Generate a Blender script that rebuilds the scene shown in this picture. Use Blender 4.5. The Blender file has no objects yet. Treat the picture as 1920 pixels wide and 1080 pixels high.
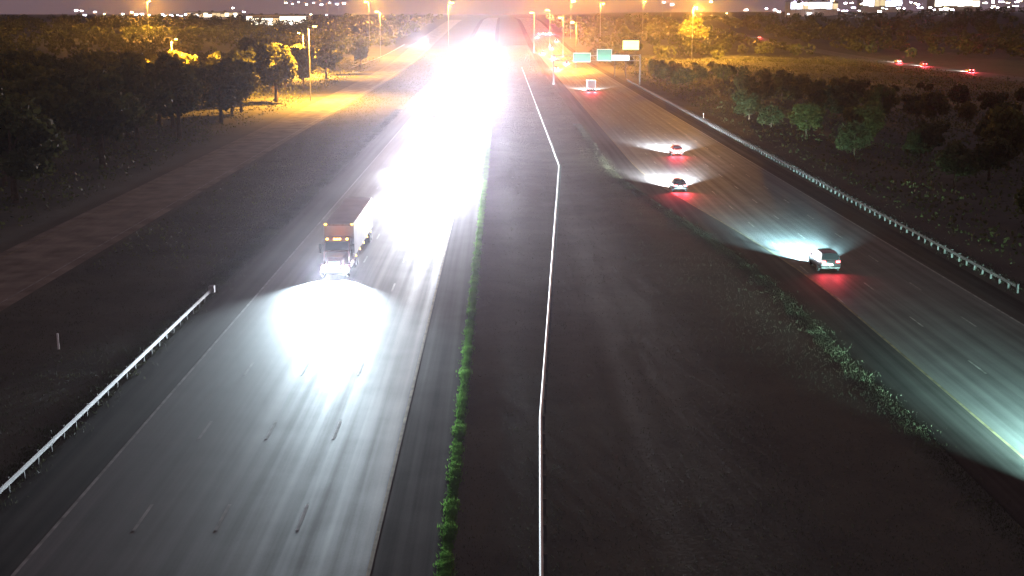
import bpy, math, random
from mathutils import Vector, Matrix
R = math.radians
random.seed(7)
sc = bpy.context.scene
col = sc.collection

# ------------------------------------------------------------------ camera
H, F, HOR, VPX = 22.0, 2400.0, 24.0, 942.0
PITCH = math.atan((540 - HOR) / F)
YAW = math.atan((960 - VPX) / F)
cd = bpy.data.cameras.new('camera'); cam = bpy.data.objects.new('camera', cd); col.objects.link(cam)
cd.sensor_width = 36; cd.lens = 36 * F / 1920; cd.clip_start = 1; cd.clip_end = 20000
cam.location = (0, 0, H); cam.rotation_euler = (R(90) - PITCH, 0, -YAW)
sc.camera = cam
CM = cam.rotation_euler.to_matrix()

# ------------------------------------------------------------------ night sky, faint moon, exposure
w = bpy.data.worlds.new('World'); sc.world = w; w.use_nodes = True
nt = w.node_tree; nt.nodes.clear()
sky = nt.nodes.new('ShaderNodeTexSky'); sky.sky_type = 'NISHITA'; sky.sun_disc = False
sky.sun_elevation = R(-4); sky.sun_rotation = R(300)
bg = nt.nodes.new('ShaderNodeBackground'); bg.inputs['Strength'].default_value = 0.05
nt.links.new(sky.outputs[0], bg.inputs['Color'])
gl = nt.nodes.new('ShaderNodeBackground')            # even glow of the town on the overcast
gl.inputs['Color'].default_value = (0.10, 0.068, 0.078, 1); gl.inputs['Strength'].default_value = 1.0
ad = nt.nodes.new('ShaderNodeAddShader'); wo = nt.nodes.new('ShaderNodeOutputWorld')
nt.links.new(bg.outputs[0], ad.inputs[0]); nt.links.new(gl.outputs[0], ad.inputs[1])
nt.links.new(ad.outputs[0], wo.inputs['Surface'])
sd = bpy.data.lights.new('moon', 'SUN'); sd.energy = 0.03; sd.angle = R(10); sd.color = (0.9, 0.92, 1)
so = bpy.data.objects.new('moon', sd); col.objects.link(so); so.rotation_euler = (R(40), 0, R(40))

vs = sc.view_settings
vs.view_transform = 'Standard'; vs.look = 'None'; vs.gamma = 1; vs.exposure = 0.72; vs.use_curve_mapping = False
cy = sc.cycles
cy.use_denoising = True
cy.use_light_tree = True
cy.max_bounces = 4; cy.diffuse_bounces = 2; cy.glossy_bounces = 2; cy.transmission_bounces = 2
cy.volume_bounces = 0; cy.transparent_max_bounces = 6
cy.sample_clamp_indirect = 8.0; cy.sample_clamp_direct = 0
cy.caustics_reflective = False; cy.caustics_refractive = False

# ------------------------------------------------------------------ ground shape and pixel helpers
def sst(a, b, x):
    t = min(1, max(0, (x - a) / (b - a))); return t * t * (3 - 2 * t)
def base_z(x, y):
    z = 15 * sst(550, 1500, y)
    z += 9 * sst(900, 1500, y) * sst(260, 560, x)
    if 0 < x < 15: z -= 0.15 * math.sin(math.pi * x / 15) ** 2 * (1 - sst(400, 600, y))
    return z
def tz(x, y):
    z = base_z(x, y)
    k = sst(52, 90, -x) + sst(46, 80, x) * (1 - sst(150, 165, x)) + sst(195, 230, x)
    if k > 0: z += k * 0.5 * (math.sin(x * .11 + 1.3 * math.sin(y * .023)) + math.sin(y * .07 + x * .05) - .4)
    return z
def ray(px, py):
    return (CM @ Vector(((px - 960) / F, (540 - py) / F, -1)))
def gp(px, py, z=0.0):
    d = ray(px, py); t = (z - H) / d.z
    return Vector((d.x * t, d.y * t, z))
def atd(px, py, Y):
    d = ray(px, py); t = Y / d.y
    return Vector((d.x * t, Y, H + d.z * t))

# ------------------------------------------------------------------ materials
def nmat(name):
    m = bpy.data.materials.new(name); m.use_nodes = True
    return m, m.node_tree, m.node_tree.nodes['Principled BSDF']
def plain(name, c, rough=.5, metal=0., spec=.5, var=0.12, scale=3.0, coat=0.):
    m, t, b = nmat(name)
    n = t.nodes.new('ShaderNodeTexNoise'); n.inputs['Scale'].default_value = scale; n.inputs['Detail'].default_value = 5
    tc = t.nodes.new('ShaderNodeTexCoord'); t.links.new(tc.outputs['Object'], n.inputs['Vector'])
    r = t.nodes.new('ShaderNodeValToRGB')
    r.color_ramp.elements[0].position = .3; r.color_ramp.elements[1].position = .7
    r.color_ramp.elements[0].color = (*[x * (1 - var) for x in c], 1)
    r.color_ramp.elements[1].color = (*[min(1, x * (1 + var)) for x in c], 1)
    t.links.new(n.outputs['Fac'], r.inputs['Fac']); t.links.new(r.outputs[0], b.inputs['Base Color'])
    b.inputs['Roughness'].default_value = rough; b.inputs['Metallic'].default_value = metal
    b.inputs['Specular IOR Level'].default_value = spec
    if coat: b.inputs['Coat Weight'].default_value = coat; b.inputs['Coat Roughness'].default_value = .05
    return m
def emit(name, c, s, sample=False):
    m, t, b = nmat(name)
    b.inputs['Base Color'].default_value = (*[x * .6 for x in c], 1)
    b.inputs['Emission Color'].default_value = (*c, 1); b.inputs['Emission Strength'].default_value = s
    b.inputs['Roughness'].default_value = .3
    m.cycles.emission_sampling = 'AUTO' if sample else 'NONE'
    return m
def asphalt(name, c, rough, spec=.5, streak=.7):
    m, t, b = nmat(name); N, L = t.nodes.new, t.links.new
    b.inputs['Specular IOR Level'].default_value = spec
    tc = N('ShaderNodeTexCoord')
    mp = N('ShaderNodeMapping'); mp.inputs['Scale'].default_value = (1.1, .012, 1); L(tc.outputs['Object'], mp.inputs[0])
    n1 = N('ShaderNodeTexNoise'); n1.inputs['Scale'].default_value = 1.3; n1.inputs['Detail'].default_value = 6; L(mp.outputs[0], n1.inputs['Vector'])
    n2 = N('ShaderNodeTexNoise'); n2.inputs['Scale'].default_value = .35; n2.inputs['Detail'].default_value = 8; L(tc.outputs['Object'], n2.inputs['Vector'])
    n3 = N('ShaderNodeTexNoise'); n3.inputs['Scale'].default_value = 14; n3.inputs['Detail'].default_value = 4; L(tc.outputs['Object'], n3.inputs['Vector'])
    mx = N('ShaderNodeMath'); mx.operation = 'MULTIPLY_ADD'; L(n1.outputs['Fac'], mx.inputs[0]); mx.inputs[1].default_value = streak
    m2 = N('ShaderNodeMath'); m2.operation = 'MULTIPLY'; L(n2.outputs['Fac'], m2.inputs[0]); m2.inputs[1].default_value = .9 - streak
    L(m2.outputs[0], mx.inputs[2])
    m3 = N('ShaderNodeMath'); m3.operation = 'MULTIPLY_ADD'; L(n3.outputs['Fac'], m3.inputs[0]); m3.inputs[1].default_value = .1; L(mx.outputs[0], m3.inputs[2])
    r = N('ShaderNodeValToRGB'); r.color_ramp.elements[0].position = .36; r.color_ramp.elements[1].position = .66
    r.color_ramp.elements[0].color = (*[x * .55 for x in c], 1); r.color_ramp.elements[1].color = (*[x * 1.35 for x in c], 1)
    L(m3.outputs[0], r.inputs['Fac']); L(r.outputs[0], b.inputs['Base Color'])
    rr = N('ShaderNodeMapRange'); L(m3.outputs[0], rr.inputs[0]); rr.inputs[1].default_value = .35; rr.inputs[2].default_value = .65
    rr.inputs[3].default_value = rough + .08; rr.inputs[4].default_value = rough - .06; L(rr.outputs[0], b.inputs['Roughness'])
    bp = N('ShaderNodeBump'); bp.inputs['Strength'].default_value = .15; bp.inputs['Distance'].default_value = .02; L(n3.outputs['Fac'], bp.inputs['Height']); L(bp.outputs[0], b.inputs['Normal'])
    return m
def grassmat(name, a, c, scale=.12):
    m, t, b = nmat(name); N, L = t.nodes.new, t.links.new
    tc = N('ShaderNodeTexCoord')
    n = N('ShaderNodeTexNoise'); n.inputs['Scale'].default_value = scale; n.inputs['Detail'].default_value = 10; n.inputs['Roughness'].default_value = .7; L(tc.outputs['Object'], n.inputs['Vector'])
    r = N('ShaderNodeValToRGB'); r.color_ramp.elements[0].position = .35; r.color_ramp.elements[1].position = .65
    r.color_ramp.elements[0].color = (*a, 1); r.color_ramp.elements[1].color = (*c, 1)
    L(n.outputs['Fac'], r.inputs['Fac']); L(r.outputs[0], b.inputs['Base Color'])
    b.inputs['Roughness'].default_value = .9; b.inputs['Specular IOR Level'].default_value = .15
    n2 = N('ShaderNodeTexNoise'); n2.inputs['Scale'].default_value = 5; n2.inputs['Detail'].default_value = 6; L(tc.outputs['Object'], n2.inputs['Vector'])
    bp = N('ShaderNodeBump'); bp.inputs['Strength'].default_value = .35; bp.inputs['Distance'].default_value = .06; L(n2.outputs['Fac'], bp.inputs['Height']); L(bp.outputs[0], b.inputs['Normal'])
    return m
def leafmat(name, c, scale, tr=.5, var=.4):
    m = plain(name, c, .7, 0, .2, var, scale); t = m.node_tree; b = t.nodes['Principled BSDF']
    src = b.inputs['Base Color'].links[0].from_socket
    tl = t.nodes.new('ShaderNodeBsdfTranslucent'); t.links.new(src, tl.inputs['Color'])
    mx = t.nodes.new('ShaderNodeMixShader'); mx.inputs[0].default_value = tr
    out = [n for n in t.nodes if n.type == 'OUTPUT_MATERIAL'][0]
    t.links.new(b.outputs[0], mx.inputs[1]); t.links.new(tl.outputs[0], mx.inputs[2]); t.links.new(mx.outputs[0], out.inputs['Surface'])
    return m
M = dict(
    asphalt=asphalt('asphalt', (.06, .062, .064), .66, .22),
    shoulder=asphalt('shoulder_asphalt', (.036, .035, .035), .9, .08),
    concrete=asphalt('ramp_concrete', (.15, .135, .115), .9, .1, .2),
    grass=grassmat('grass_ground', (.042, .044, .042), (.07, .076, .064)),
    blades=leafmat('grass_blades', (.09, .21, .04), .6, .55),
    paint=plain('road_paint', (.17, .17, .165), .75, 0, .25, .5, 1.2),
    ypaint=plain('yellow_road_paint', (.115, .095, .05), .75, 0, .25, .5, 1.2),
    steel=plain('galvanised_steel', (.23, .24, .24), .65, .2, .4, .3, 4),
    dullsteel=plain('dull_dark_rail', (.08, .08, .078), .75, 0, .3, .35, 2),  # darker and duller than the other rail steel
    palesteel=plain('pale_painted_rail', (.42, .42, .39), .6, 0, .5, .15, .5),
    darksteel=plain('weathered_steel', (.11, .11, .105), .6, .3, .5, .25, 3),
    dullblades=leafmat('dull_grass_blades', (.042, .046, .026), .4, .35, .6),
    leaf=leafmat('leaves', (.06, .07, .026), .5, .3),
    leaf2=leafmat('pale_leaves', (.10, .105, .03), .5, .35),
    bark=plain('bark', (.10, .075, .05), .9, 0, .1, .3, 2),
    glass=plain('car_glass', (.012, .014, .016), .06, 0, .6, .1),
    tyre=plain('tyre_rubber', (.018, .018, .018), .8, 0, .2, .2, 8),
    rim=plain('wheel_alloy', (.5, .5, .5), .3, .9, .5, .1),
    plastic=plain('black_plastic', (.02, .02, .021), .5, 0, .4, .2),
    plate=plain('number_plate_metal', (.7, .72, .7), .4, 0, .4, .1),
    trailer=plain('trailer_panels', (.36, .36, .38), .45, .1, .5, .15, .7),
    trailer_roof=plain('trailer_roof_sheet', (.42, .42, .43), .55, .1, .4, .2, .6),
    sign=plain('green_sign_sheet', (.012, .16, .085), .45, 0, .5, .12, 1.5),
    signwhite=plain('sign_border', (.75, .75, .72), .5, 0, .4, .1),
    brick=plain('store_wall', (.36, .31, .26), .8, 0, .2, .15, .5),
    stucco=plain('pale_stucco', (.52, .49, .44), .8, 0, .2, .12, .5),
    roof=plain('flat_roof', (.16, .155, .15), .8, 0, .2, .2, .3),
    em_head=emit('headlight_lens', (.92, .96, 1), 60),
    em_tail=emit('tail_light_lens', (1, .035, .045), 16),
    em_tailfar=emit('bright_tail_light_lens', (1, .05, .045), 70),
    em_plate=emit('self_lit_plate', (1, .93, .85), 3),  # number plate itself glows, in place of its small lamp's light
    em_amber=emit('amber_marker', (1, .5, .06), 9),
    em_sodium=emit('sodium_lamp', (1, .58, .06), 60),
    em_white=emit('white_lamp', (.93, .93, 1), 42),
    em_violet=emit('mercury_lamp', (.78, .74, 1), 38),
    em_yellow=emit('warm_lamp', (1, .86, .42), 34),
    em_window=emit('lit_window', (1, .94, .72), 2.0),
    em_bwindow=emit('cool_lit_window', (.7, .78, 1), 2.2),
    em_dimwindow=emit('dim_lit_window', (1, .8, .45), .5),
    em_ysign=emit('backlit_yellow_panel', (1, .82, .16), 2.2),
    em_wsign=emit('backlit_white_panel', (1, .95, .85), 1.6),
)
def carpaint(name, c): return plain(name, c, .3, .25, .5, .03, 1, .8)
PAINT = dict(silver=carpaint('silver_paint', (.42, .43, .44)), white=carpaint('white_paint', (.72, .72, .7)),
             black=carpaint('black_paint', (.02, .02, .022)), red=carpaint('red_paint', (.32, .03, .025)),
             blue=carpaint('blue_paint', (.03, .06, .17)), grey=carpaint('grey_paint', (.13, .135, .14)),
             maroon=carpaint('maroon_paint', (.13, .035, .035)))

# ------------------------------------------------------------------ mesh helpers
class MB:
    def __init__(s): s.v = []; s.f = []
    def quad(s, a, b, c, d):
        n = len(s.v); s.v += [tuple(a), tuple(b), tuple(c), tuple(d)]; s.f.append((n, n+1, n+2, n+3)); return s
    def poly(s, pts):
        n = len(s.v); s.v += [tuple(p) for p in pts]; s.f.append(tuple(range(n, n + len(pts)))); return s
    def box(s, x0, x1, y0, y1, z0, z1, ch=0.0, mat=None):
        if ch:
            P = []
            for z, k in ((z0, ch), (z0 + ch, 0), (z1 - ch, 0), (z1, ch)):
                P.append([(x0+k+ch*(k == 0)*.6, y0+k, z), (x1-k-ch*(k == 0)*.6, y0+k, z), (x1-k, y0+k+ch*(k == 0)*.6, z), (x1-k, y1-k-ch*(k == 0)*.6, z),
                          (x1-k-ch*(k == 0)*.6, y1-k, z), (x0+k+ch*(k == 0)*.6, y1-k, z), (x0+k, y1-k-ch*(k == 0)*.6, z), (x0+k, y0+k+ch*(k == 0)*.6, z)])
            return s.loft(P, True)
        n = len(s.v)
        p = [(x0,y0,z0),(x1,y0,z0),(x1,y1,z0),(x0,y1,z0),(x0,y0,z1),(x1,y0,z1),(x1,y1,z1),(x0,y1,z1)]
        if mat is not None: p = [tuple(mat @ Vector(q)) for q in p]
        s.v += p
        s.f += [tuple(n+i for i in q) for q in ((0,3,2,1),(4,5,6,7),(0,1,5,4),(1,2,6,5),(2,3,7,6),(3,0,4,7))]
        return s
    def loft(s, rings, cap=False):
        n = len(s.v); k = len(rings[0])
        for r in rings: s.v += [tuple(p) for p in r]
        for i in range(len(rings)-1):
            for j in range(k):
                a = n+i*k+j; b = n+i*k+(j+1) % k
                s.f.append((a, b, b+k, a+k))
        if cap:
            s.f.append(tuple(n+j for j in range(k-1, -1, -1))); s.f.append(tuple(n+(len(rings)-1)*k+j for j in range(k)))
        return s
    def tube(s, a, b, r0, r1=None, n=8):
        r1 = r0 if r1 is None else r1
        a, b = Vector(a), Vector(b); d = (b-a).normalized()
        u = d.orthogonal().normalized(); v = d.cross(u)
        ring = lambda c, r: [c + r*(math.cos(2*math.pi*i/n)*u + math.sin(2*math.pi*i/n)*v) for i in range(n)]
        return s.loft([ring(a, r0), ring(b, r1)], True)
    def mesh(s, name, smooth=False):
        me = bpy.data.meshes.new(name); me.from_pydata(s.v, [], s.f); me.update()
        if smooth:
            me.polygons.foreach_set('use_smooth', [True]*len(me.polygons))
            try: me.set_sharp_from_angle(angle=R(38))
            except Exception: pass
        return me
    def build(s, name, mat, parent=None, smooth=False, loc=None):
        return obj(name, s.mesh(name, smooth), mat, parent, loc)
def obj(name, me, mat=None, parent=None, loc=None, rz=None):
    o = bpy.data.objects.new(name, me); col.objects.link(o)
    if mat is not None and not me.materials: me.materials.append(M[mat] if isinstance(mat, str) else mat)
    if parent is not None: o.parent = parent
    if loc is not None: o.location = loc
    if rz is not None: o.rotation_euler.z = rz
    return o
def tag(o, label=None, cat=None, group=None, kind=None):
    if label: o['label'] = label
    if cat: o['category'] = cat
    if group: o['group'] = group
    if kind: o['kind'] = kind
    return o
def thing(name, loc, label, cat, group=None, rz=0):
    o = bpy.data.objects.new(name, None); col.objects.link(o); o.empty_display_size = .3
    o.location = loc; o.rotation_euler.z = rz
    return tag(o, label, cat, group)
def copy_tree(o, parent=None):
    c = o.copy(); col.objects.link(c)
    if parent is not None: c.parent = parent
    for ch in list(o.children): copy_tree(ch, c)
    return c

# ------------------------------------------------------------------ the setting: ground
YS = [-60 + 10*i for i in range(68)] + [620 + 20*i for i in range(70)] + [2020 + 130*i for i in range(31)]
XS = sorted(set([-60 + 3*i for i in range(41)] + [60 + 10*i for i in range(45)] + [-60 - 10*i for i in range(45)]
                + [510 + 100*i for i in range(27)] + [-510 - 100*i for i in range(27)]))
g = MB()
for y in YS:
    for x in XS: g.v.append((x, y, tz(x, y)))
nx = len(XS)
for j in range(len(YS)-1):
    for i in range(nx-1):
        a = j*nx+i; g.f.append((a, a+1, a+1+nx, a+nx))
tag(g.build('ground', 'grass', None, True), kind='structure')

def strip(xl, xr, y0, y1, dz):
    """sheet between two edge functions, on the rows of the ground"""
    ys = [y0] + [y for y in YS if y0 < y < y1] + [y1]
    b = MB()
    for y in ys:
        a, c = xl(y), xr(y)
        b.v += [(a, y, base_z(-60, y) + dz), (c, y, base_z(-60, y) + dz)]
    for i in range(len(ys)-1): b.f.append((2*i, 2*i+1, 2*i+3, 2*i+2))
    return b
def dashes(xc, y0, y1, dz, wdt=.15, ln=3.05, per=12.2):
    b = MB(); y = y0
    while y + ln < y1:
        x = xc(y); z0, z1 = base_z(-60, y) + dz, base_z(-60, y+ln) + dz
        b.quad((x-wdt/2, y, z0), (x+wdt/2, y, z0), (xc(y+ln)+wdt/2, y+ln, z1), (xc(y+ln)-wdt/2, y+ln, z1)); y += per
    return b
K = 22.5
cst = lambda v: (lambda y: v)
Y1 = 1900
# southbound carriageway (left, traffic towards the camera)
SBL = [-.87*K, -.7125*K, -.555*K, -.3975*K, -.24*K]
nb_in = lambda y: (26.3 - 6.9*sst(95, 190, y))
nb_sh = lambda y: nb_in(y) - 3.6
def road(name, xl, xr, y0, y1, dz, mat, parent=None):
    o = strip(xl, xr, y0, y1, dz).build(name, mat, parent)
    if parent is None: tag(o, kind='structure')
    return o
sb = road('southbound_road', cst(SBL[0]-.1), cst(SBL[4]+.1), -60, Y1, .03, 'asphalt')
road('shoulder', cst(-1.02*K), cst(SBL[0]-.1), -60, Y1, .026, 'shoulder', sb)
road('shoulder', cst(SBL[4]+.1), cst(-.115*K), -60, Y1, .026, 'shoulder', sb)
road('edge_line', cst(SBL[0]-.08), cst(SBL[0]+.08), -60, Y1, .035, 'paint', sb)
road('edge_line', cst(SBL[4]-.08), cst(SBL[4]+.08), -60, Y1, .035, 'ypaint', sb)
for x in SBL[1:4]: dashes(cst(x), 40, 900, .035).build('lane_line', 'paint', sb)
nb = road('northbound_road', lambda y: nb_in(y)-.1, cst(37.6), -60, Y1, .03, 'asphalt')
road('shoulder', nb_sh, lambda y: nb_in(y)-.1, -60, Y1, .026, 'shoulder', nb)
road('shoulder', cst(37.6), cst(40.4), -60, Y1, .026, 'shoulder', nb)
road('edge_line', lambda y: nb_in(y)-.08, lambda y: nb_in(y)+.08, -60, Y1, .035, 'ypaint', nb)
road('edge_line', cst(37.4), cst(37.56), -60, Y1, .035, 'paint', nb)
for x in (33.9, 30.1): dashes(cst(x), 40, 900, .035).build('lane_line', 'paint', nb)
dashes(cst(26.4), 96, 900, .035).build('lane_line', 'paint', nb); dashes(cst(22.9), 190, 900, .035).build('lane_line', 'paint', nb)
# ramp on the left and the parallel road far on the right
rl = lambda y: -47 - 9*sst(380, 900, y); rr = lambda y: -37.8 - 5*sst(380, 900, y)
rp = road('ramp', rl, rr, -60, 1400, .03, 'concrete')
road('edge_line', lambda y: rl(y)+1.0, lambda y: rl(y)+1.16, -60, 1400, .035, 'ypaint', rp)
road('edge_line', lambda y: rr(y)-1.16, lambda y: rr(y)-1.0, -60, 1400, .035, 'paint', rp)
fr = road('frontage_road', cst(168), cst(182), 100, 1400, .03, 'asphalt')
dashes(cst(175), 300, 1100, .035).build('lane_line', 'ypaint', fr)

# ------------------------------------------------------------------ guard rails
WB = [(-.13, .02), (-.085, .09), (-.045, .09), (0, .03), (.045, .09), (.085, .09), (.13, .02)]   # (height, depth)
def rail_beam(path, side, zc):
    b = MB(); rings = []
    for i, (x, y) in enumerate(path):
        p, q = path[max(0, i-1)], path[min(len(path)-1, i+1)]
        dx, dy = q[0]-p[0], q[1]-p[1]; l = math.hypot(dx, dy); nx_, ny_ = dy/l*side, -dx/l*side
        z = base_z(x, y) + zc
        rings.append([(x+nx_*d, y+ny_*d, z+h) for h, d in WB] + [(x+nx_*(d-.012), y+ny_*(d-.012), z+h) for h, d in reversed(WB)])
    return b.loft(rings, True)
pm = MB().box(-.075, .075, -.05, .05, -.6, .78).mesh('post'); pm.materials.append(M['dullsteel'])
def guard_rail(pts, sides, label, step=1.905, rmat='steel', group=None, terminal=None, blockouts=True):
    path = []
    for (a, b) in zip(pts, pts[1:]):
        n = max(1, int(math.hypot(b[0]-a[0], b[1]-a[1]) / (step*2)))
        path += [(a[0]+(b[0]-a[0])*i/n, a[1]+(b[1]-a[1])*i/n) for i in range(n)]
    path.append(pts[-1])
    t = thing('guard_rail', (0, 0, 0), label, 'guard rail', group)
    for s in sides:
        off = [(x + s*.13, y) for x, y in path]
        rail_beam(off, s, .6).build('rail_beam', rmat, t)
    k = 0; acc = 0
    for (a, b) in zip(path, path[1:]):
        l = math.hypot(b[0]-a[0], b[1]-a[1]); n = max(1, round(l/step))
        for i in range(n):
            if k >= 290: break
            x, y = a[0]+(b[0]-a[0])*i/n, a[1]+(b[1]-a[1])*i/n
            o = bpy.data.objects.new('post', pm); col.objects.link(o); o.parent = t; o.location = (x, y, base_z(x, y)); k += 1
    if terminal:
        x, y = terminal; s = sides[0]
        e = MB().box(x+s*.02-.2, x+s*.02+.25, y, y+.5, .32, .9, .03); e.build('end_terminal', 'steel', t)
    return t
XG = -1.03*K
guard_rail([(XG, 30), (XG, 99)], [1], 'bright galvanised guard rail along the left shoulder ending short of the truck', terminal=(XG+.1, 99))
t = guard_rail([(1.2, 30), (2.2, 66), (8.3, 183), (8.2, 330), (8.0, 520)], [], 'thin pale barrier rail bending along the dark grass median', 3.0)
mpath = [(1.2, 30), (1.75, 50), (2.2, 66)] + [(2.2 + 6.1*i/14, 66 + 117*i/14) for i in range(1, 15)] + [(8.3 - .3*i/16, 183 + 337*i/16) for i in range(1, 17)]
b = MB(); rg = []
for (x, y) in mpath:
    z = base_z(x, y) + .72; rg.append([(x-.16+.085*math.cos(a), y, z+.085*math.sin(a)) for a in [2*math.pi*i/10 for i in range(10)]])
b.loft(rg, True).build('rail_tube', 'palesteel', t, True)
guard_rail([(41.3, 100), (41.3, 430)], [-1], 'grey guard rail along the right shoulder beyond the tail lights', rmat='dullsteel')
guard_rail([(-60.5, 520), (-59.5, 650), (-60, 800)], [1], 'short orange lit guard rail on the far side of the ramp', step=3.8)

# ------------------------------------------------------------------ vehicles
def spot(parent, loc, power, c, pitch=12, size=74, back=False, radius=.06, name='headlight_beam', sx=1.0, cutoff_plate=False):
    l = bpy.data.lights.new(name, 'SPOT'); l.energy = power; l.color = c; l.spot_size = R(size); l.spot_blend = 1.0; l.shadow_soft_size = radius
    o = bpy.data.objects.new(name, l); col.objects.link(o); o.parent = parent; o.location = loc
    o.rotation_euler = (R(90 - pitch), 0, math.pi if back else 0)
    if not back: o.scale = (sx, 1, 1)
    if cutoff_plate:      # added unseen shutter: cuts the beam at the horizon
        l.shadow_soft_size = .004
        MB().box(loc[0]-.2, loc[0]+.2, loc[1]+.05, loc[1]+.056, loc[2]-.002, loc[2]+.12).build('beam_cutoff_plate', 'plastic', parent)
    return o
wheel_me = {}
def wheel(parent, x, y, r, wd=.22):
    key = (r, wd)
    if key not in wheel_me:
        n = 20
        ring = lambda xx, rr: [(xx, rr*math.cos(2*math.pi*i/n), rr*math.sin(2*math.pi*i/n)) for i in range(n)]
        a = MB().loft([ring(-wd/2, r*.62), ring(-wd/2, r*.95), ring(-wd/2+.03, r), ring(wd/2-.03, r), ring(wd/2, r*.95), ring(wd/2, r*.62)], True).mesh('tyre', True); a.materials.append(M['tyre'])
        b = MB().loft([ring(-wd/2-.012, r*.6), ring(-wd/2-.012, r*.3), ring(wd/2+.012, r*.3), ring(wd/2+.012, r*.6)], True).mesh('rim'); b.materials.append(M['rim'])
        wheel_me[key] = (a, b)
    a, b = wheel_me[key]
    o = obj('wheel', a, None, parent, (x, y, r)); obj('rim', b, None, o); return o
def car(label, loc, rz, kind='sedan', paint='silver', hp=0, tp=0, hc=(.9, .97, 1), group=None, name=None, pitch=12, size=74, detail=True, sx=1.0, cutoff_plate=False, hot=0, hpit=2.6, hsize=13):
    t = thing(name or {'sedan': 'sedan', 'suv': 'sport_utility_car', 'van': 'minivan'}[kind], loc, label, {'sedan': 'car', 'suv': 'car', 'van': 'van'}[kind], group, rz)
    P = PAINT[paint]; y_far = loc[1] > 380
    if kind == 'sedan':
        # y, half width, bottom, shoulder height, top height
        st = [(-2.38,.70,.45,.78,.90),(-2.30,.84,.30,.90,1.00),(-1.9,.90,.22,.95,1.06),(-1.2,.92,.20,.95,1.03),(0,.925,.19,.93,1.0),(1.0,.92,.19,.90,.98),(1.7,.90,.2,.84,.90),(2.2,.84,.24,.74,.78),(2.36,.72,.36,.62,.66)]
        cab = [(-1.85,.80,1.02),(-1.15,.60,1.40),(-.35,.62,1.46),(.25,.61,1.43),(1.12,.80,.97)]; wr, wy = .325, (1.42, -1.42); hz, tlz = .64, .82
    else:
        hh = 1.72 if kind == 'suv' else 1.8
        st = [(-2.34,.78,.48,.95,1.08),(-2.28,.88,.34,1.02,1.12),(-1.6,.94,.25,1.05,1.14),(0,.95,.24,1.04,1.10),(.9,.94,.24,1.02,1.08),(1.7,.92,.25,.98,1.04),(2.2,.87,.3,.88,.93),(2.36,.76,.42,.74,.78)]
        cab = [(-2.26,.84,1.10),(-1.95,.70,hh-.06),(-.8,.72,hh),(.2,.70,hh-.05),(1.05,.84,1.07)]; wr, wy = .36, (1.42, -1.4); hz, tlz = .8, 1.0
    rings = []
    for y, wd, zb, zs, zt in st:
        h = [(wd*.86, zb), (wd*.97, zb+.12), (wd, (zb+zs)/2), (wd*.985, zs-.06), (wd*.92, zs+.02), (wd*.72, zt), (0, zt+.015)]
        rings.append([(x, y, z) for x, z in h] + [(-x, y, z) for x, z in reversed(h[:-1])])
    MB().loft(rings, True).build('body', P, t, True)
    cr = []
    for i, (y, wd, z) in enumerate(cab):
        zb = 0.9
        h = [(max(.8, wd)*(.98), zb), (.83 if kind == 'sedan' else .87, zb+.06 if z < 1.2 else zb+.1), (wd, z-.04), (wd*.85, z), (0, z+.012)]
        cr.append([(x, y, zz) for x, zz in h] + [(-x, y, zz) for x, zz in reversed(h[:-1])])
    MB().loft(cr, True).build('roof', P, t, True)
    # glass panels a few millimetres proud of the cabin
    def panel(nm, pts, off):
        MB().poly([Vector(p) + Vector(off) for p in pts]).build(nm, 'glass', t)
    (y0, w0, z0), (y1, w1, z1), _, (y3, w3, z3), (y4, w4, z4) = cab
    panel('rear_window', [(-w0*.86, y0, z0+.06), (w0*.86, y0, z0+.06), (w1*.84, y1-.04, z1-.01), (-w1*.84, y1-.04, z1-.01)], (0, -.02, .03))
    panel('windshield', [(w4*.88, y4, z4+.05), (-w4*.88, y4, z4+.05), (-w3*.84, y3+.05, z3-.01), (w3*.84, y3+.05, z3-.01)], (0, .02, .03))
    for s in (-1, 1):
        ws = .83 if kind == 'sedan' else .875
        for ya, yb in (((y0+.45), -.38), (-.28, y4-.45)):
            za = 1.03 if kind == 'sedan' else 1.08; zt = z1-.07
            k1 = .02
            panel('side_window', [(s*(ws+.012), ya, za), (s*(ws+.012), yb, za), (s*(w1+.03), min(yb, y3), zt), (s*(w1+.03), max(ya, y1+.05), zt)], (0, 0, 0))
        MB().box(s*.93 if s > 0 else -1.08, 1.08 if s > 0 else -.93, y4-.42, y4-.24, 1.0, 1.14, .02).build('mirror', P, t)
        for yy in wy: wheel(t, s*.83, yy, wr)
        fy, ry = st[-2][0]+.05, st[0][0]
        hl = MB().box(s*.58-.15, s*.58+.15, fy, fy+.13, hz-.07, hz+.07, .02).build('headlight', 'em_head', t)
        tl = MB().box(s*.62-.17, s*.62+.17, ry-.05, ry+.2, tlz-.08, tlz+.08, .02).build('taillight', 'em_tailfar' if y_far else 'em_tail', t)
        if hp: spot(t, (s*.58, fy+.2, hz), hp/2, hc, pitch, size, sx=sx, cutoff_plate=cutoff_plate)
        if hot: spot(t, (s*.58, fy+.2, hz+.03), hot/2, hc, hpit, hsize, sx=2.2)
        if tp: spot(t, (s*.62, ry-.1, tlz), tp/2, (1, .05, .07), 22, 140, True, name='taillight_glow')
    if detail:
        MB().box(-.8, .8, st[0][0]-.06, st[0][0]+.1, .38, .56, .03).build('rear_bumper', 'plastic', t)
        MB().box(-.74, .74, st[-1][0]-.06, st[-1][0]+.05, .30, .48, .03).build('front_bumper', 'plastic', t)
        MB().box(-.16, .16, st[0][0]-.075, st[0][0]-.02, .66, .80).build('number_plate', 'em_plate', t)
        MB().box(-.4, .4, st[-1][0]-.02, st[-1][0]+.02, .5, .62).build('grille', 'plastic', t)
    return t

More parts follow.
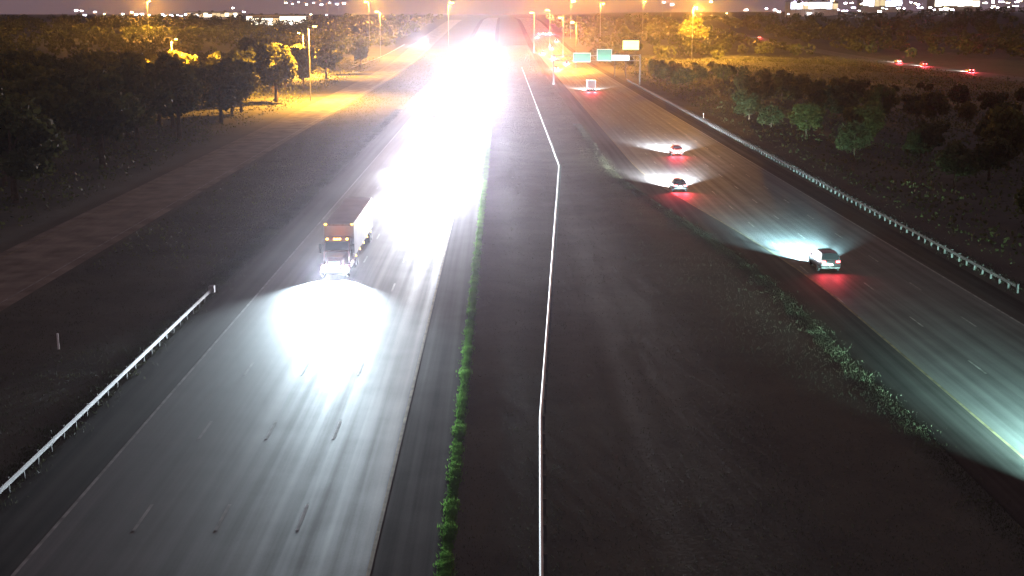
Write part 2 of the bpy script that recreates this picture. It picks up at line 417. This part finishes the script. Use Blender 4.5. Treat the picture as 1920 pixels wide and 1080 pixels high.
def semi(loc, rz):
    t = thing('semi_truck', loc, 'semi trailer truck with amber roof lights and grey box trailer driving towards the camera', 'truck', None, rz)
    P = PAINT['maroon']
    # tractor, front at y = 0, trailer behind (negative y)
    def sec(y, wd, zb, zt, r=.14):
        return [(-wd, y, zb), (wd, y, zb), (wd, y, zt-r), (wd-r, y, zt), (-wd+r, y, zt), (-wd, y, zt-r)]
    MB().loft([sec(-.05, .62, .75, 1.62), sec(-.35, .8, .7, 1.78), (sec(-1.75, 1.0, .7, 1.98))], True).build('hood', P, t)
    MB().loft([sec(-1.75, 1.12, .7, 2.05), sec(-1.95, 1.14, .7, 2.2), sec(-2.3, 1.12, .7, 2.86), sec(-2.6, 1.12, .7, 2.98), sec(-4.0, 1.14, .7, 3.02)], True).build('cab', P, t)
    MB().poly([(1.0, -1.84, 2.1), (-1.0, -1.84, 2.1), (-.98, -2.22, 2.78), (.98, -2.22, 2.78)]).build('windshield', 'glass', t)
    for s in (-1, 1):
        MB().quad((s*1.148, -2.35, 1.95), (s*1.148, -3.2, 1.95), (s*1.148, -3.2, 2.65), (s*1.148, -2.5, 2.65)).build('side_window', 'glass', t)
        m = MB(); m.tube((s*1.1, -2.1, 2.5), (s*1.42, -2.0, 2.5), .025); m.tube((s*1.1, -2.1, 1.95), (s*1.42, -2.0, 1.95), .025); m.box(s*1.42-.1, s*1.42+.1, -2.06, -1.98, 1.85, 2.65)
        m.build('mirror', 'plastic', t)
        MB().tube((s*1.22, -4.15, .9), (s*1.22, -4.15, 3.6), .075, n=12).build('exhaust_stack', 'rim', t)
        MB().tube((s*.98, -3.9, .75), (s*.98, -2.4, .75), .3, n=14).build('fuel_tank', 'rim', t)
        ft = MB()
        for k in range(8):
            a0, a1 = math.pi*(k/8), math.pi*((k+1)/8); r = .62
            ft.quad((s*.7, -.95+r*math.cos(a0), .55+r*math.sin(a0)), (s*1.22, -.95+r*math.cos(a0), .52+r*math.sin(a0)), (s*1.22, -.95+r*math.cos(a1), .52+r*math.sin(a1)), (s*.7, -.95+r*math.cos(a1), .55+r*math.sin(a1)))
        ft.build('fender', P, t)
        wheel(t, s*1.02, -.95, .5, .28)
        for yy in (-5.0, -6.3, -17.4, -18.7): wheel(t, s*1.0, yy, .5, .55)
        MB().box(s*.86-.2, s*.86+.2, -.2, -.06, .85, 1.1, .03).build('headlight', 'em_head', t)
        spot(t, (s*.86, .02, .97), 0.8e5, (.74, .9, 1), 16, 76)
        spot(t, (s*.86, .02, .97), 0.5e5, (.7, .9, 1), 4.4, 18, sx=1.7)
        for k in range(5):
            MB().box(s*1.3-.03, s*1.3+.03, -5-3.2*k, -4.8-3.2*k, 1.02, 1.14).build('marker_light', 'em_amber', t)
        MB().box(s*1.15-.1, s*1.15+.1, -3.75, -3.68, 4.0, 4.09).build('marker_light', 'em_amber', t)
    MB().box(-1.2, 1.2, -.35, .05, .45, .8, .05).build('bumper', 'rim', t)
    MB().box(-.5, .5, -.09, .02, .85, 1.52, .03).build('grille', 'rim', t)
    for k in range(5):
        x = (-.85, -.22, 0, .22, .85)[k]*1.0
        MB().box(x-.09, x+.09, -2.5, -2.3, 2.93, 3.05, .02).build('roof_light', 'em_amber', t)
    l = bpy.data.lights.new('roof_light_glow', 'POINT'); l.energy = 16; l.color = (1, .14, .05); l.shadow_soft_size = .3
    o = bpy.data.objects.new('roof_light_glow', l); col.objects.link(o); o.parent = t; o.location = (0, -2.55, 3.35)
    MB().box(-.45, .45, -19.6, -3.9, .75, 1.0).build('chassis', 'plastic', t)
    tr = MB().box(-1.3, 1.3, -19.9, -3.8, 1.18, 4.1, .04).build('trailer_box', 'trailer', t)
    for k in range(25):
        y = -4.2 - k*.64
        MB().box(-1.24, 1.24, y-.03, y+.03, 4.1, 4.12).build('roof_bow', 'trailer', tr)
    MB().box(-1.26, 1.26, -19.86, -3.84, 4.092, 4.106).build('trailer_roof', 'trailer_roof', tr)
    MB().box(-1.28, 1.28, -3.8, -3.78, 3.9, 4.08).build('top_rail', 'steel', tr)
    for s in (-1, 1): MB().box(s*.9-.07, s*.9+.07, -7.5, -7.3, .15, 1.2).build('landing_gear', 'darksteel', t)
    return t

def box_truck(loc, rz, label, hp, tp):
    t = thing('box_truck', loc, label, 'truck', None, rz)
    P = PAINT['white']
    MB().box(-1.2, 1.2, -3.6, 1.7, .95, 3.3, .05).build('cargo_box', 'trailer', t)
    MB().box(-1.0, 1.0, 1.75, 2.9, .5, 2.3, .12).build('cab', P, t)
    MB().box(-.95, .95, 2.9, 3.7, .5, 1.35, .1).build('hood', P, t)
    MB().poly([(.9, 2.93, 1.4), (-.9, 2.93, 1.4), (-.86, 2.91, 2.15), (.86, 2.91, 2.15)]).build('windshield', 'glass', t)
    MB().box(-1.05, 1.05, -3.64, -3.6, 1.1, 3.1).build('rear_door', 'roof', t)
    MB().box(-1.1, 1.1, -3.9, -3.6, .5, .7, .03).build('bumper', 'plastic', t)
    for s in (-1, 1):
        wheel(t, s*.9, 2.7, .42); wheel(t, s*.9, -2.3, .42, .4)
        MB().box(s*.7-.14, s*.7+.14, 3.68, 3.76, .8, 1.0, .02).build('headlight', 'em_head', t)
        MB().box(s*.95-.15, s*.95+.15, -3.72, -3.62, .78, .98, .02).build('taillight', 'em_tail', t)
        MB().box(s*1.05-.08, s*1.05+.08, -3.67, -3.6, 3.18, 3.28).build('marker_light', 'em_amber', t)
        spot(t, (s*.7, 3.85, .9), hp/2, (1, .97, .93), cutoff_plate=True); spot(t, (s*.95, -3.85, .88), tp/2, (1, .05, .07), 22, 140, True, name='taillight_glow')
    MB().box(-.3, .3, -3.67, -3.6, 3.18, 3.28).build('marker_light', 'em_amber', t)
    return t

HP = 1.2e5
def on(x, y): return (x, y, base_z(-60, y) + .03)
semi(on(-14.2, 106), math.pi)
# northbound, tail lights to the camera
p = gp(1556, 512); car('dark car with glowing tail lights on the right carriageway, nearest in view', on(p.x, p.y+2.2), 0, 'suv', 'black', HP*2, 450, (.5, .93, 1), cutoff_plate=True, hot=HP*26, hpit=2.6, hsize=19)
p = gp(1270, 292); car('dark car with red tail lights in the middle lane, upper of the twin pair', on(p.x, p.y+2), 0, 'sedan', 'red', HP*4, 2000, (.9, .94, 1), cutoff_plate=True, hot=HP*34, hpit=4.5, hsize=24)
p = gp(1275, 360); car('dark car with red tail lights by the median, lower of the twin pair', on(p.x, p.y+2), 0, 'sedan', 'black', HP*5, 2200, (.9, .95, 1), cutoff_plate=True, hot=HP*42, hpit=4.5, hsize=24)
p = gp(1109, 172); box_truck(on(p.x, p.y+3), 0, 'small box truck with amber top markers ahead of the tail light pair', HP*4, 9000)
car('blue sedan past the right edge, its beam lighting the near lane', on(28.6, 50), 0, 'sedan', 'blue', HP*3, 0, (.55, 1, .9), pitch=8, size=60, cutoff_plate=True, hot=HP*30, hpit=2.5, hsize=17)
far_nb = [(1047, 131, 'sedan', 'silver', 'car with red tail lights on the right carriageway, next ahead of the box truck'),
          (1037, 112, 'suv', 'white', 'far car with bright beam beside the green overhead signs'),
          (1030, 97, 'sedan', 'grey', 'far car with pink tail lights left of the pale lamp pole'),
          (1012, 76, 'suv', 'black', 'far tail light car under the first yellow lamp'),
          (1066, 120, 'sedan', 'black', 'far tail light car below the left green sign'),
          (1020, 104, 'sedan', 'blue', 'far tail light car by the median, behind the pale beam'),
          (1044, 88, 'suv', 'red', 'far tail light car in the outer lanes under the lamp pole'),
          (1008, 84, 'sedan', 'silver', 'far tail light car by the median under the yellow lamps'),
          (1028, 72, 'van', 'white', 'far tail light van in the outer lanes under the yellow lamps'),
          (996, 66, 'sedan', 'red', 'far tail light car by the median near the road end'),
          (1002, 60, 'sedan', 'white', 'farthest tail light car on the right carriageway')]
for (px, py, kd, pt, lb) in far_nb:
    p = gp(px, py); yy = min(p.y, 980)
    x = min(36, max(21.3, p.x)); lanes = (21.2, 24.6, 28.2, 32, 35.7); x = min(lanes, key=lambda v: abs(v-x))
    car(lb, on(x, yy), 0, kd, pt, HP*1.2, 50000, (1, .96, .92), 'northbound tail light cars far ahead', detail=False)
# southbound, headlights to the camera
sb_cars = [(-10.7, 172, 'suv', 'white', 'oncoming white car beside the rear of the truck trailer'),
           (-7.2, 186, 'sedan', 'silver', 'first oncoming silver car in the lane next to the median'),
           (-14.2, 192, 'sedan', 'silver', 'oncoming silver car following the truck'),
           (-10.7, 222, 'sedan', 'white', 'oncoming white car second in the middle of the white glare'),
           (-7.2, 250, 'suv', 'white', 'oncoming white car second in the lane next to the median'),
           (-14.2, 262, 'suv', 'white', 'oncoming white car second behind the truck'),
           (-10.7, 300, 'van', 'white', 'oncoming white van in the middle of the white glare'),
           (-7.2, 335, 'sedan', 'blue', 'oncoming blue car third in the lane next to the median'),
           (-17.8, 330, 'sedan', 'white', 'oncoming white car on the outer lane nearest the left shoulder'),
           (-14.2, 360, 'sedan', 'black', 'oncoming black car far behind the truck'),
           (-10.7, 410, 'suv', 'grey', 'oncoming grey car far up the white glare'),
           (-7.2, 455, 'sedan', 'white', 'oncoming white car far up the lane next to the median'),
           (-14.2, 480, 'suv', 'blue', 'oncoming blue car far up the white glare'),
           (-17.8, 540, 'sedan', 'silver', 'oncoming silver car far up the outer lane'),
           (-10.7, 560, 'sedan', 'red', 'oncoming red car far up the white glare'),
           (-7.2, 620, 'suv', 'black', 'oncoming black car near the top of the glare by the median'),
           (-14.2, 690, 'sedan', 'white', 'oncoming white car near the top of the glare'),
           (-10.7, 360, 'sedan', 'red', 'oncoming red car halfway up the white glare'),
           (-7.2, 395, 'suv', 'grey', 'oncoming grey car halfway up the lane next to the median'),
           (-14.2, 420, 'van', 'white', 'oncoming white van far behind the truck'),
           (-7.2, 530, 'van', 'silver', 'oncoming silver van far up the lane next to the median'),
           (-10.7, 650, 'suv', 'blue', 'oncoming blue car near the top of the glare'),
           (-7.2, 740, 'sedan', 'red', 'oncoming red car at the top of the glare by the median'),
           (-12, 900, 'suv', 'grey', 'faint oncoming grey car at the very end of the road'),
           (-8.5, 800, 'sedan', 'silver', 'farthest oncoming car at the top of the glare')]
for (x, y, kd, pt, lb) in sb_cars:
    car(lb, on(x, y), math.pi, kd, pt, HP*(2.8 if y < 210 else 2.2 if y < 400 else 1.0)*(1 if x > -12.5 else .3), 0, (.86, .91, 1), 'oncoming headlight cars on the left carriageway', detail=y < 300, pitch=11, size=50)
car('oncoming car with glaring headlights on the orange lit ramp', on(-49.5, 850), math.pi - .06, 'suv', 'white', HP*3, 0, (.88, .92, 1), pitch=2, size=22)
# cars on the parallel road
for (px, py, kd, pt, lb) in [(1352, 79, 'sedan', 'white', 'car with tail lights on the parallel road below the glowing yellow tree'),
                             (1676, 118, 'sedan', 'silver', 'leading car of the close pair on the parallel road'),
                             (1738, 124, 'suv', 'red', 'following car of the close pair on the parallel road'),
                             (1852, 135, 'sedan', 'black', 'car on the parallel road, nearest to the right edge')]:
    p = gp(px, py, 0); yy = min(p.y, 900)
    car(lb, on(177.5, yy), 0, kd, pt, HP*.6, 9000, (1, .97, .8), 'cars on the parallel road', detail=False)

# ------------------------------------------------------------------ overhead signs
def sign_gantry(Y):
    z0 = base_z(-60, Y)
    t = thing('sign_gantry', (0, 0, 0), 'overhead sign gantry with green panels above the right carriageway', 'sign gantry')
    g = MB()
    for zz in (7.4, 9.0): g.tube((16, Y, z0+zz), (43, Y, z0+zz), .12)
    for k in range(18):
        x = 16 + 1.5*k; g.tube((x, Y, z0+(7.4 if k % 2 else 9.0)), (x+1.5, Y, z0+(9.0 if k % 2 else 7.4)), .06, n=6)
    g.build('truss', 'steel', t)
    for x in (16, 43): MB().tube((x, Y, z0-.5), (x, Y, z0+9.4), .28, .22, 12).build('upright', 'steel', t)
    for (x0, x1, zb, zt) in ((22.0, 27.6, 6.9, 9.9), (29.4, 34.2, 7.3, 11.0)):
        s = MB().box(x0, x1, Y-.36, Y-.3, z0+zb, z0+zt).build('sign_panel', 'sign', t)
        f = MB(); b = .1
        f.box(x0+.1, x1-.1, Y-.372, Y-.362, z0+zt-.1-b, z0+zt-.1); f.box(x0+.1, x1-.1, Y-.372, Y-.362, z0+zb+.1, z0+zb+.1+b)
        f.box(x0+.1, x0+.1+b, Y-.372, Y-.362, z0+zb+.2, z0+zt-.2); f.box(x1-.1-b, x1-.1, Y-.372, Y-.362, z0+zb+.2, z0+zt-.2)
        f.build('sign_border', 'signwhite', s)
        for k in range(3):
            x = x0 + (x1-x0)*(k+.5)/3
            MB().box(x-.3, x+.3, Y-1.75, Y-1.45, z0+zb-.45, z0+zb-.3).build('sign_lamp', 'plastic', t)
            l = bpy.data.lights.new('sign_lamp_light', 'SPOT'); l.energy = 320; l.color = (.85, 1, .95); l.spot_size = R(120); l.spot_blend = 1; l.shadow_soft_size = .2
            o = bpy.data.objects.new('sign_lamp_light', l); col.objects.link(o); o.parent = t; o.location = (x, Y-1.6, z0+zb-.2); o.rotation_euler = (R(145), 0, 0)
        br = MB()
        for x in (x0+.6, x1-.6): br.tube((x, Y-.3, z0+zb-.2), (x, Y-1.6, z0+zb-.38), .04, n=6)
        br.build('lamp_bracket', 'steel', t)
    return t
sign_gantry(405)
# backlit panel on a post, right of the gantry
def lit_panel(px0, px1, py0, py1, Y, mat, label, name='backlit_sign', cat='sign'):
    a, b = atd(px0, py1, Y), atd(px1, py0, Y); gz = tz((a.x+b.x)/2, Y)
    t = thing(name, ((a.x+b.x)/2, Y, gz), label, cat)
    wx, hz0, hz1 = (b.x-a.x)/2, a.z-gz, b.z-gz
    f = MB().box(-wx-.15, wx+.15, .02, .5, hz0-.15, hz1+.15, .05).build('frame', 'darksteel', t)
    MB().box(-wx, wx, -.03, .01, hz0, hz1).build('face_panel', mat, f)
    for s in (-.6, .6): MB().tube((s*wx, .25, -.4), (s*wx, .25, hz0), .14).build('post', 'darksteel', t)
    return t
lit_panel(1168, 1198, 76, 93, 470, 'em_ysign', 'glowing yellow panel on posts right of the green signs')
lit_panel(1146, 1180, 103, 113, 455, 'em_wsign', 'low pale lit board below the yellow panel')

# ------------------------------------------------------------------ street lamps
def lamp(px, py, Y, em, label, power=0, c=(1, .5, .07), name='street_lamp', arm=1, size=1.0, group=None, cat='street lamp', gx=None):
    a = atd(px, py, Y); gz = tz(a.x, a.y); h = a.z - gz
    if h < 4: h = 4
    t = thing(name, (a.x - arm*1.6, Y, gz), label, cat, group)
    MB().tube((0, 0, -.4), (0, 0, h+.15), .16, .09, 8).build('pole', 'steel', t)
    MB().tube((0, 0, h), (arm*1.6, 0, h+.22), .05, .04, 6).build('arm', 'steel', t)
    hd = MB().box(arm*1.6-.45*size, arm*1.6+.45*size, -.25*size, .25*size, h+.16, h+.36, .03).build('lamp_head', 'darksteel', t)
    MB().box(arm*1.6-.42*size, arm*1.6+.42*size, -.27*size, .22*size, h+.16-.22*size, h+.15, .02).build('lamp_lens', em, hd)
    if power:
        far = Y > 600                      # spread shaped for effect: far lights shine all round, near ones downward
        l = bpy.data.lights.new('lamp_light', 'POINT' if far else 'SPOT'); l.energy = power*(.45 if far else 1); l.color = c; l.shadow_soft_size = .35
        if not far: l.spot_size = R(164 if Y < 350 else 170); l.spot_blend = .5
        o = bpy.data.objects.new('lamp_light', l); col.objects.link(o); o.parent = t; o.location = (arm*1.6, 0, h-.35*size)
    return t
SP = 5.0e5
for (px, py, Y, pw, sz, lb, arm) in [
    (706, 22, 640, 1, 1.6, 'tall yellow street lamp above the ramp', -1),
    (686, 3, 760, 1, 1.6, 'yellow street lamp behind the tall one above the ramp', -1),
    (846, 5, 700, 1.4, 2.4, 'large yellow lamp left of the white glare', 1),
    (996, 24, 700, .5, 1.4, 'first yellow lamp right of the white glare', -1),
    (1026, 19, 760, .4, 1.8, 'pale yellow lamp second right of the white glare', -1),
    (1050, 33, 640, .35, 1.5, 'yellow lamp left of the pale lamp pole top', -1),
    (1073, 42, 520, .35, 1.6, 'near lamp on a pale pole beside the green signs', -1),
    (1075, 2, 900, 1.0, 3.0, 'large yellow lamp at the top over the right carriageway', 1),
    (1131, 7, 820, .8, 1.4, 'whitish lamp above the green signs', 1),
    (1306, 14, 618, 2.4, 1.2, 'tall thin lamp pole rising in front of the glowing yellow tree', 1),
    (1210, 3, 1000, .8, 1.3, 'small pinkish lamp left of the glowing yellow tree', 1),
    (280, 2, 900, 1.6, 1.6, 'orange street lamp over the dark left wood', 1),
    (560, 62, 470, 1.3, .9, 'low lamp among the orange lit trees left of the ramp', -1),
    (330, 74, 430, 1.4, .9, 'low lamp behind the orange lit tree tops on the left', 1),
    (590, 50, 330, .95, 1.0, 'slender lamp pole nearest the camera beside the ramp', 1)]:
    lamp(px, py, Y, 'em_sodium', lb, SP*pw, (1, .43, .04), arm=arm, size=sz, group='yellow street lamps')

# ------------------------------------------------------------------ lights and low buildings of the town on the horizon
town_l = [(143,19),(153,20),(159,28),(178,22),(196,26),(230,26),(247,23),(256,27),(266,26),(279,32),(305,27),(322,32),(437,15),(583,27),(612,30),(536,5),(548,7),(560,4),(575,8),(588,5),(603,8),(618,5),(632,7),(645,6),(340,33),(457,22),(400,37),(362,36)]
town_r = [(1363,25),(1399,18),(1437,16),(1453,18),(1461,22),(1478,34),(1512,5),(1518,26),(1572,18),(1585,6),(1597,5),(1611,20),(1649,22),(1655,15),(1662,17),(1685,15),(1695,19),(1708,4),(1716,6),(1752,18),(1772,16),(1785,19),(1844,5),(1862,2),(1881,3),(1906,3),(1333,3),(1245,4),(1260,8),(1490,3)]
random.seed(33)
town_r += [(random.uniform(1480, 1915), random.choice((1, 3, 5, 8, 11, 14, 20))) for _ in range(30)]
town_l += [(random.uniform(300, 460), random.uniform(26, 38)) for _ in range(8)]
for i, (px, py) in enumerate(town_l + town_r):
    left = i < len(town_l)
    em = random.choice(['em_white', 'em_violet', 'em_violet', 'em_white', 'em_yellow'])
    Y = random.uniform(1380, 1620)
    word = {'em_white': 'white', 'em_violet': 'bluish', 'em_yellow': 'warm'}[em]
    lamp(px, py, Y, em, ('%s parking lot lamp on the horizon, ' % word) + (('left of the long store' if px < 345 else 'over the long store' if px < 460 else 'over the brightest left store') if left else ('near the glowing tree' if px < 1420 else 'by the blue white building' if px < 1600 else 'by the blue building' if px < 1725 else 'by the warm white building')),
         0, name='parking_lot_lamp', size=random.uniform(1.8, 4.2), arm=random.choice((-1, 1)), cat='lamp',
         group='%s lamps on the %s horizon' % (word, 'left' if left else 'right'))
def store(px0, px1, pyt, pyb, Y, em, wall, label, nwin=8, lights=0, lc=(1, .95, .8)):
    a, b = atd(px0, pyb, Y), atd(px1, pyt, Y)
    gz = tz((a.x+b.x)/2, Y) - 1.0
    wd = b.x - a.x; h = b.z - gz; dep = 30
    t = thing('store_building', (a.x, Y, gz), label, 'building')
    wl = MB().box(0, wd, 0, dep, 0, h-.6).build('wall', wall, t)
    MB().box(-.3, wd+.3, -.3, dep+.3, h-.6, h).build('parapet', 'roof', t)
    for k in range(3): MB().box(wd*(.2+.25*k), wd*(.2+.25*k)+2.4, 9, 12, h, h+1.4).build('roof_unit', 'darksteel', t)
    zb = max(1.2, a.z - gz)
    for k in range(nwin):
        x0 = wd*(k+.04)/nwin; x1 = wd*(k+.96)/nwin
        f = MB().box(x0-.12, x1+.12, -.12, -.004, zb-.12, h-1.2).build('window', 'darksteel', t)
        MB().box(x0, x1, -.16, -.13, zb + random.choice((0, 0, .8)), h-1.35 - random.choice((0, 0, 0, .9, 1.6))).build('pane', random.choice((em, em, 'em_dimwindow', 'em_wsign')), f)
    return t
store(350, 445, 22, 32, 1450, 'em_window', 'stucco', 'long low store with a yellow white lit front on the left horizon', 12)
store(462, 574, 28, 47, 1180, 'em_window', 'stucco', 'brightest lit store on the left, right end of the row', 9)
store(1482, 1572, 2, 17, 1600, 'em_bwindow', 'stucco', 'blue white lit building at the left of the right horizon row', 8)
store(1618, 1692, -2, 12, 1680, 'em_bwindow', 'stucco', 'blue lit building in the middle of the right horizon row', 7)
store(1752, 1838, -3, 12, 1650, 'em_window', 'brick', 'warm white lit building at the right of the right horizon row', 6)

# ------------------------------------------------------------------ trees
def rnd_dir():
    while True:
        v = Vector((random.uniform(-1, 1), random.uniform(-1, 1), random.uniform(-1, 1)))
        if .05 < v.length < 1: return v.normalized()
def leaf_quad(b, c, s):
    u = rnd_dir(); v = u.orthogonal().normalized(); u = u.cross(v)
    u *= s*random.uniform(.6, 1.2); v = v*s*random.uniform(.5, 1)
    b.quad(c-u-v*.3, c-v, c+u+v*.3, c+v)
def tree_meshes(h, rad, nclump, nleaf, s, seed):
    random.seed(seed)
    tr = MB(); cr = MB()
    z0 = h*.22
    tr.tube((0, 0, -.5), (0, 0, z0), .035*h, .025*h, 8); tr.tube((0, 0, z0), (random.uniform(-.3, .3), random.uniform(-.3, .3), h*.75), .025*h, .006*h, 7)
    cl = []
    for i in range(nclump):
        d = rnd_dir(); rr = random.uniform(.45, 1)
        zz = h*.60 + d.z*h*.36*rr
        c = Vector((d.x*rad*rr*.85, d.y*rad*rr*.85, zz)); cl.append((c, random.uniform(.18, .36)*rad))
        if i < 9: tr.tube((0, 0, min(zz, h*.6)*random.uniform(.45, .8)), c, .010*h, .003*h, 5)
    for i in range(nleaf):
        c, r = random.choice(cl); leaf_quad(cr, c + rnd_dir()*r*random.uniform(.55, 1.05)*Vector((1, 1, .8)).length/1.6, s)
    return tr.mesh('trunk'), cr.mesh('crown')
TV = [tree_meshes(11, 4.6, 26, 2400, .42, 11), tree_meshes(9, 4.2, 22, 2100, .40, 12), tree_meshes(12.5, 4.4, 30, 2600, .42, 13), tree_meshes(6.5, 3.3, 18, 1500, .34, 14)]
for i, (a, b) in enumerate(TV): a.materials.append(M['bark']); b.materials.append(M['leaf2' if i == 1 else 'leaf'])
def tree(x, y, k, s, label, group, name='tree'):
    t = thing(name, (x, y, tz(x, y)), label, 'tree', group, random.uniform(0, 6.28)); t.scale = (s, s, s*random.uniform(.9, 1.1))
    obj('trunk', TV[k][0], None, t); obj('crown', TV[k][1], None, t); return t
random.seed(21)
# left wood between the guard rail side and the ramp lamps
def height_cap(x, y, pylim):
    """highest tree that stays under an image line at this distance"""
    return H - (pylim - HOR) * y / F
hw = lambda h: 'low' if h < 5 else 'medium high' if h < 8 else 'tall' if h < 11 else 'very tall'
n = 0
pts = []
while n < 170:
    y = random.uniform(150, 620); x = -random.uniform(56 + .0*y, 72 + .62*y)
    px = VPX + x/ y * F
    if px < -160 or px > 690: continue
    if any((x-a)**2 + (y-b)**2 < 34 for a, b in pts): continue
    lim = 90 if px < 450 else 62
    cap = height_cap(x, y, lim + random.uniform(0, 12))
    if cap < 4: continue
    k = random.choice((0, 1, 2)); hh = (11, 9, 12.5)[k]; s = min(1.25, cap/hh)
    if s < .45: continue
    pts.append((x, y)); n += 1
    lit = y > 330
    tree(x, y, k, s, '%s %s tree %s, %s' % (hw(hh*s), 'orange lit' if lit else 'dark', 'at the left edge' if px < 150 else 'below the row of town lamps on the left' if px < 345 else 'below the lit stores' if px < 575 else 'beside the ramp',
         'front row' if y < 250 else 'second row' if y < 340 else 'third row' if y < 430 else 'rear rows'),
         'orange lit trees left of the ramp' if lit else 'dark trees left of the ramp')
n = 0; pts = []
while n < 85:
    y = random.uniform(130, 560); x = random.uniform(50, 158)
    px = VPX + x / y * F
    if px > 2080: continue
    if any((x-a)**2 + (y-b)**2 < 45 for a, b in pts): continue
    lim = max(98 + (px-1200)*.09, 88)
    cap = height_cap(x, y, lim + 4)
    k = random.choice((1, 3, 3)); hh = (0, 9, 0, 6.5)[k]; s = min(1.1, cap/hh)*random.uniform(.75, 1)
    if s < .4: continue
    pts.append((x, y)); n += 1
    tree(x, y, k, s, '%s dark tree %s, %s' % (hw(hh*s), 'close behind the right guard rail' if x < 80 else 'in the middle of the right wood' if x < 120 else 'in front of the parallel road',
         'at the right edge' if px > 1700 else 'below the right town lights' if px > 1450 else 'near the green signs'), 'dark trees right of the motorway')
# the glowing tree
p = atd(1297, 70, 640)
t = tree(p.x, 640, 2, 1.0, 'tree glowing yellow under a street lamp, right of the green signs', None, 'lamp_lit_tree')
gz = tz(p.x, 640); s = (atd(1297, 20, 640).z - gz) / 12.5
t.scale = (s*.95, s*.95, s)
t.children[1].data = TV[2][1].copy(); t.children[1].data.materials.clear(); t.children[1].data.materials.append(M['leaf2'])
# far woods that read as one mass
random.seed(5)
fw = MB()
def wood(x0, x1, y0, y1, count, hh):
    for _ in range(count):
        y = random.uniform(y0, y1); x = random.uniform(x0, x1)
        if -66 < x < 46 or 160 < x < 190: continue
        px = VPX + x/y*F
        if px < -100 or px > 2020: continue
        gz = tz(x, y); h = random.uniform(.6, 1)*hh
        if 190 < px < 460 and y < 700: h *= .8
        r = random.uniform(2.5, 4.5)
        for _k in range(46):
            d = rnd_dir(); c = Vector((x + d.x*r, y + d.y*r, gz + h*.6 + d.z*h*.4)); leaf_quad(fw, c, .95)
wood(-520, -60, 600, 1150, 900, 9)
wood(46, 520, 620, 1150, 800, 7)
wood(-700, 900, 1150, 1420, 700, 7)
tag(fw.build('far_woods', 'leaf'), 'dark far woods below the town lights', None, None, 'stuff')

random.seed(15)
ug = MB()
for _ in range(150000):
    y = random.uniform(110, 620)
    x = -random.uniform(25, 75 + .5*y) if random.random() < .6 else random.uniform(45, min(162, 60 + .42*y))
    px = VPX + x/y*F
    if px < -60 or px > 1980 or rl(y) - 3 < x < rr(y) + 1: continue
    k = .5 + .5*math.sin(x*.31 + 2*math.sin(y*.05))*math.sin(y*.13 + x*.07)
    if random.random() > .25 + k: continue
    if x > rr(y) and x < 0: edge = .12
    elif x < 0: edge = min(1, (rl(y) - 3 - x)/12)
    else: edge = min(1, (x - 44)/14)
    leaf_quad(ug, Vector((x, y, tz(x, y) + random.random()**1.2*((.8 + 4.2*k) if x < 0 else (.5 + 2.6*k))*max(.08, edge))), .26 if edge > .15 else .13)
tag(ug.build('undergrowth', 'leaf'), 'dark undergrowth below the trees on both sides', None, None, 'stuff')

# ------------------------------------------------------------------ roadside grass and posts
random.seed(9)
def blades(gb, xf, y0, y1, n, wd, hmin, hmax, wid=.014, pw=1.5):
    for _ in range(n):
        u = random.random(); y = y0 + (y1-y0)*u**pw
        clump = .5 + .25*(math.sin(y*1.7)*math.sin(y*.61+2) + math.sin(y*4.1+1)*math.sin(y*2.3))
        x = xf(y) + random.gauss(0, wd)*(.6+.8*clump); z = base_z(x, y)
        h = random.uniform(hmin, hmax)*(.5+.8*clump); a = random.uniform(0, 6.28); k = wid*(1 + y/90)
        dx, dy = math.cos(a)*k, math.sin(a)*k; lx, ly = random.gauss(0, .35*h), random.gauss(0, .35*h)
        n0 = len(gb.v); gb.v += [(x-dx, y-dy, z-.02), (x+dx, y+dy, z-.02), (x+lx, y+ly, z+h)]; gb.f.append((n0, n0+1, n0+2))
gb = MB()
blades(gb, cst(-.104*K), 44, 300, 70000, .13, .08, .24)
tag(gb.build('roadside_grass', 'blades'), 'bright green grass strip along the left carriageway median edge', None, None, 'stuff')
gb = MB()
blades(gb, cst(-1.06*K), 38, 300, 36000, .55, .05, .2)
blades(gb, lambda y: nb_sh(y)-.6, 38, 260, 24000, .5, .04, .14)
blades(gb, cst(42.4), 80, 300, 16000, .6, .05, .18)
blades(gb, lambda y: random.uniform(-2.2, nb_sh(y)), 38, 800, 120000, .3, .03, .12, .014, 2.6)
blades(gb, lambda y: random.uniform(rr(y)+.5, -24), 40, 700, 90000, .3, .04, .16, .016, 2.2)
tag(gb.build('verge_grass', 'dullblades'), 'dull grass on the median and verges', None, None, 'stuff')
for (px, py, lb) in [(110, 655, 'small pale marker post standing alone in the dark on the left'), (1319, 222, 'small pale marker post behind the right guard rail')]:
    p = gp(px, py); t = thing('marker_post', (p.x, p.y, tz(p.x, p.y)), lb, 'post')
    MB().box(-.06, .06, -.03, .03, -.3, 1.1, .01).build('post', 'signwhite', t); MB().box(-.045, .045, -.04, -.032, .85, 1.05).build('reflector', 'plate', t)

# ------------------------------------------------------------------ scattering air added to spread glare around the lamps
GLARE_DENSITY = 0.00005
if GLARE_DENSITY:
    hz = MB().box(-3300, 3300, -80, 6100, -4, 75).build('glare_volume', None)
    m = bpy.data.materials.new('glare_air'); m.use_nodes = True; t = m.node_tree; t.nodes.clear()
    v = t.nodes.new('ShaderNodeVolumePrincipled'); v.inputs['Color'].default_value = (.93, .84, .97, 1); v.inputs['Density'].default_value = GLARE_DENSITY
    v.inputs['Anisotropy'].default_value = .93
    o = t.nodes.new('ShaderNodeOutputMaterial'); t.links.new(v.outputs[0], o.inputs['Volume'])
    hz.data.materials.append(m); tag(hz, 'thin air added to spread lamp glare over the motorway', None, None, 'stuff')
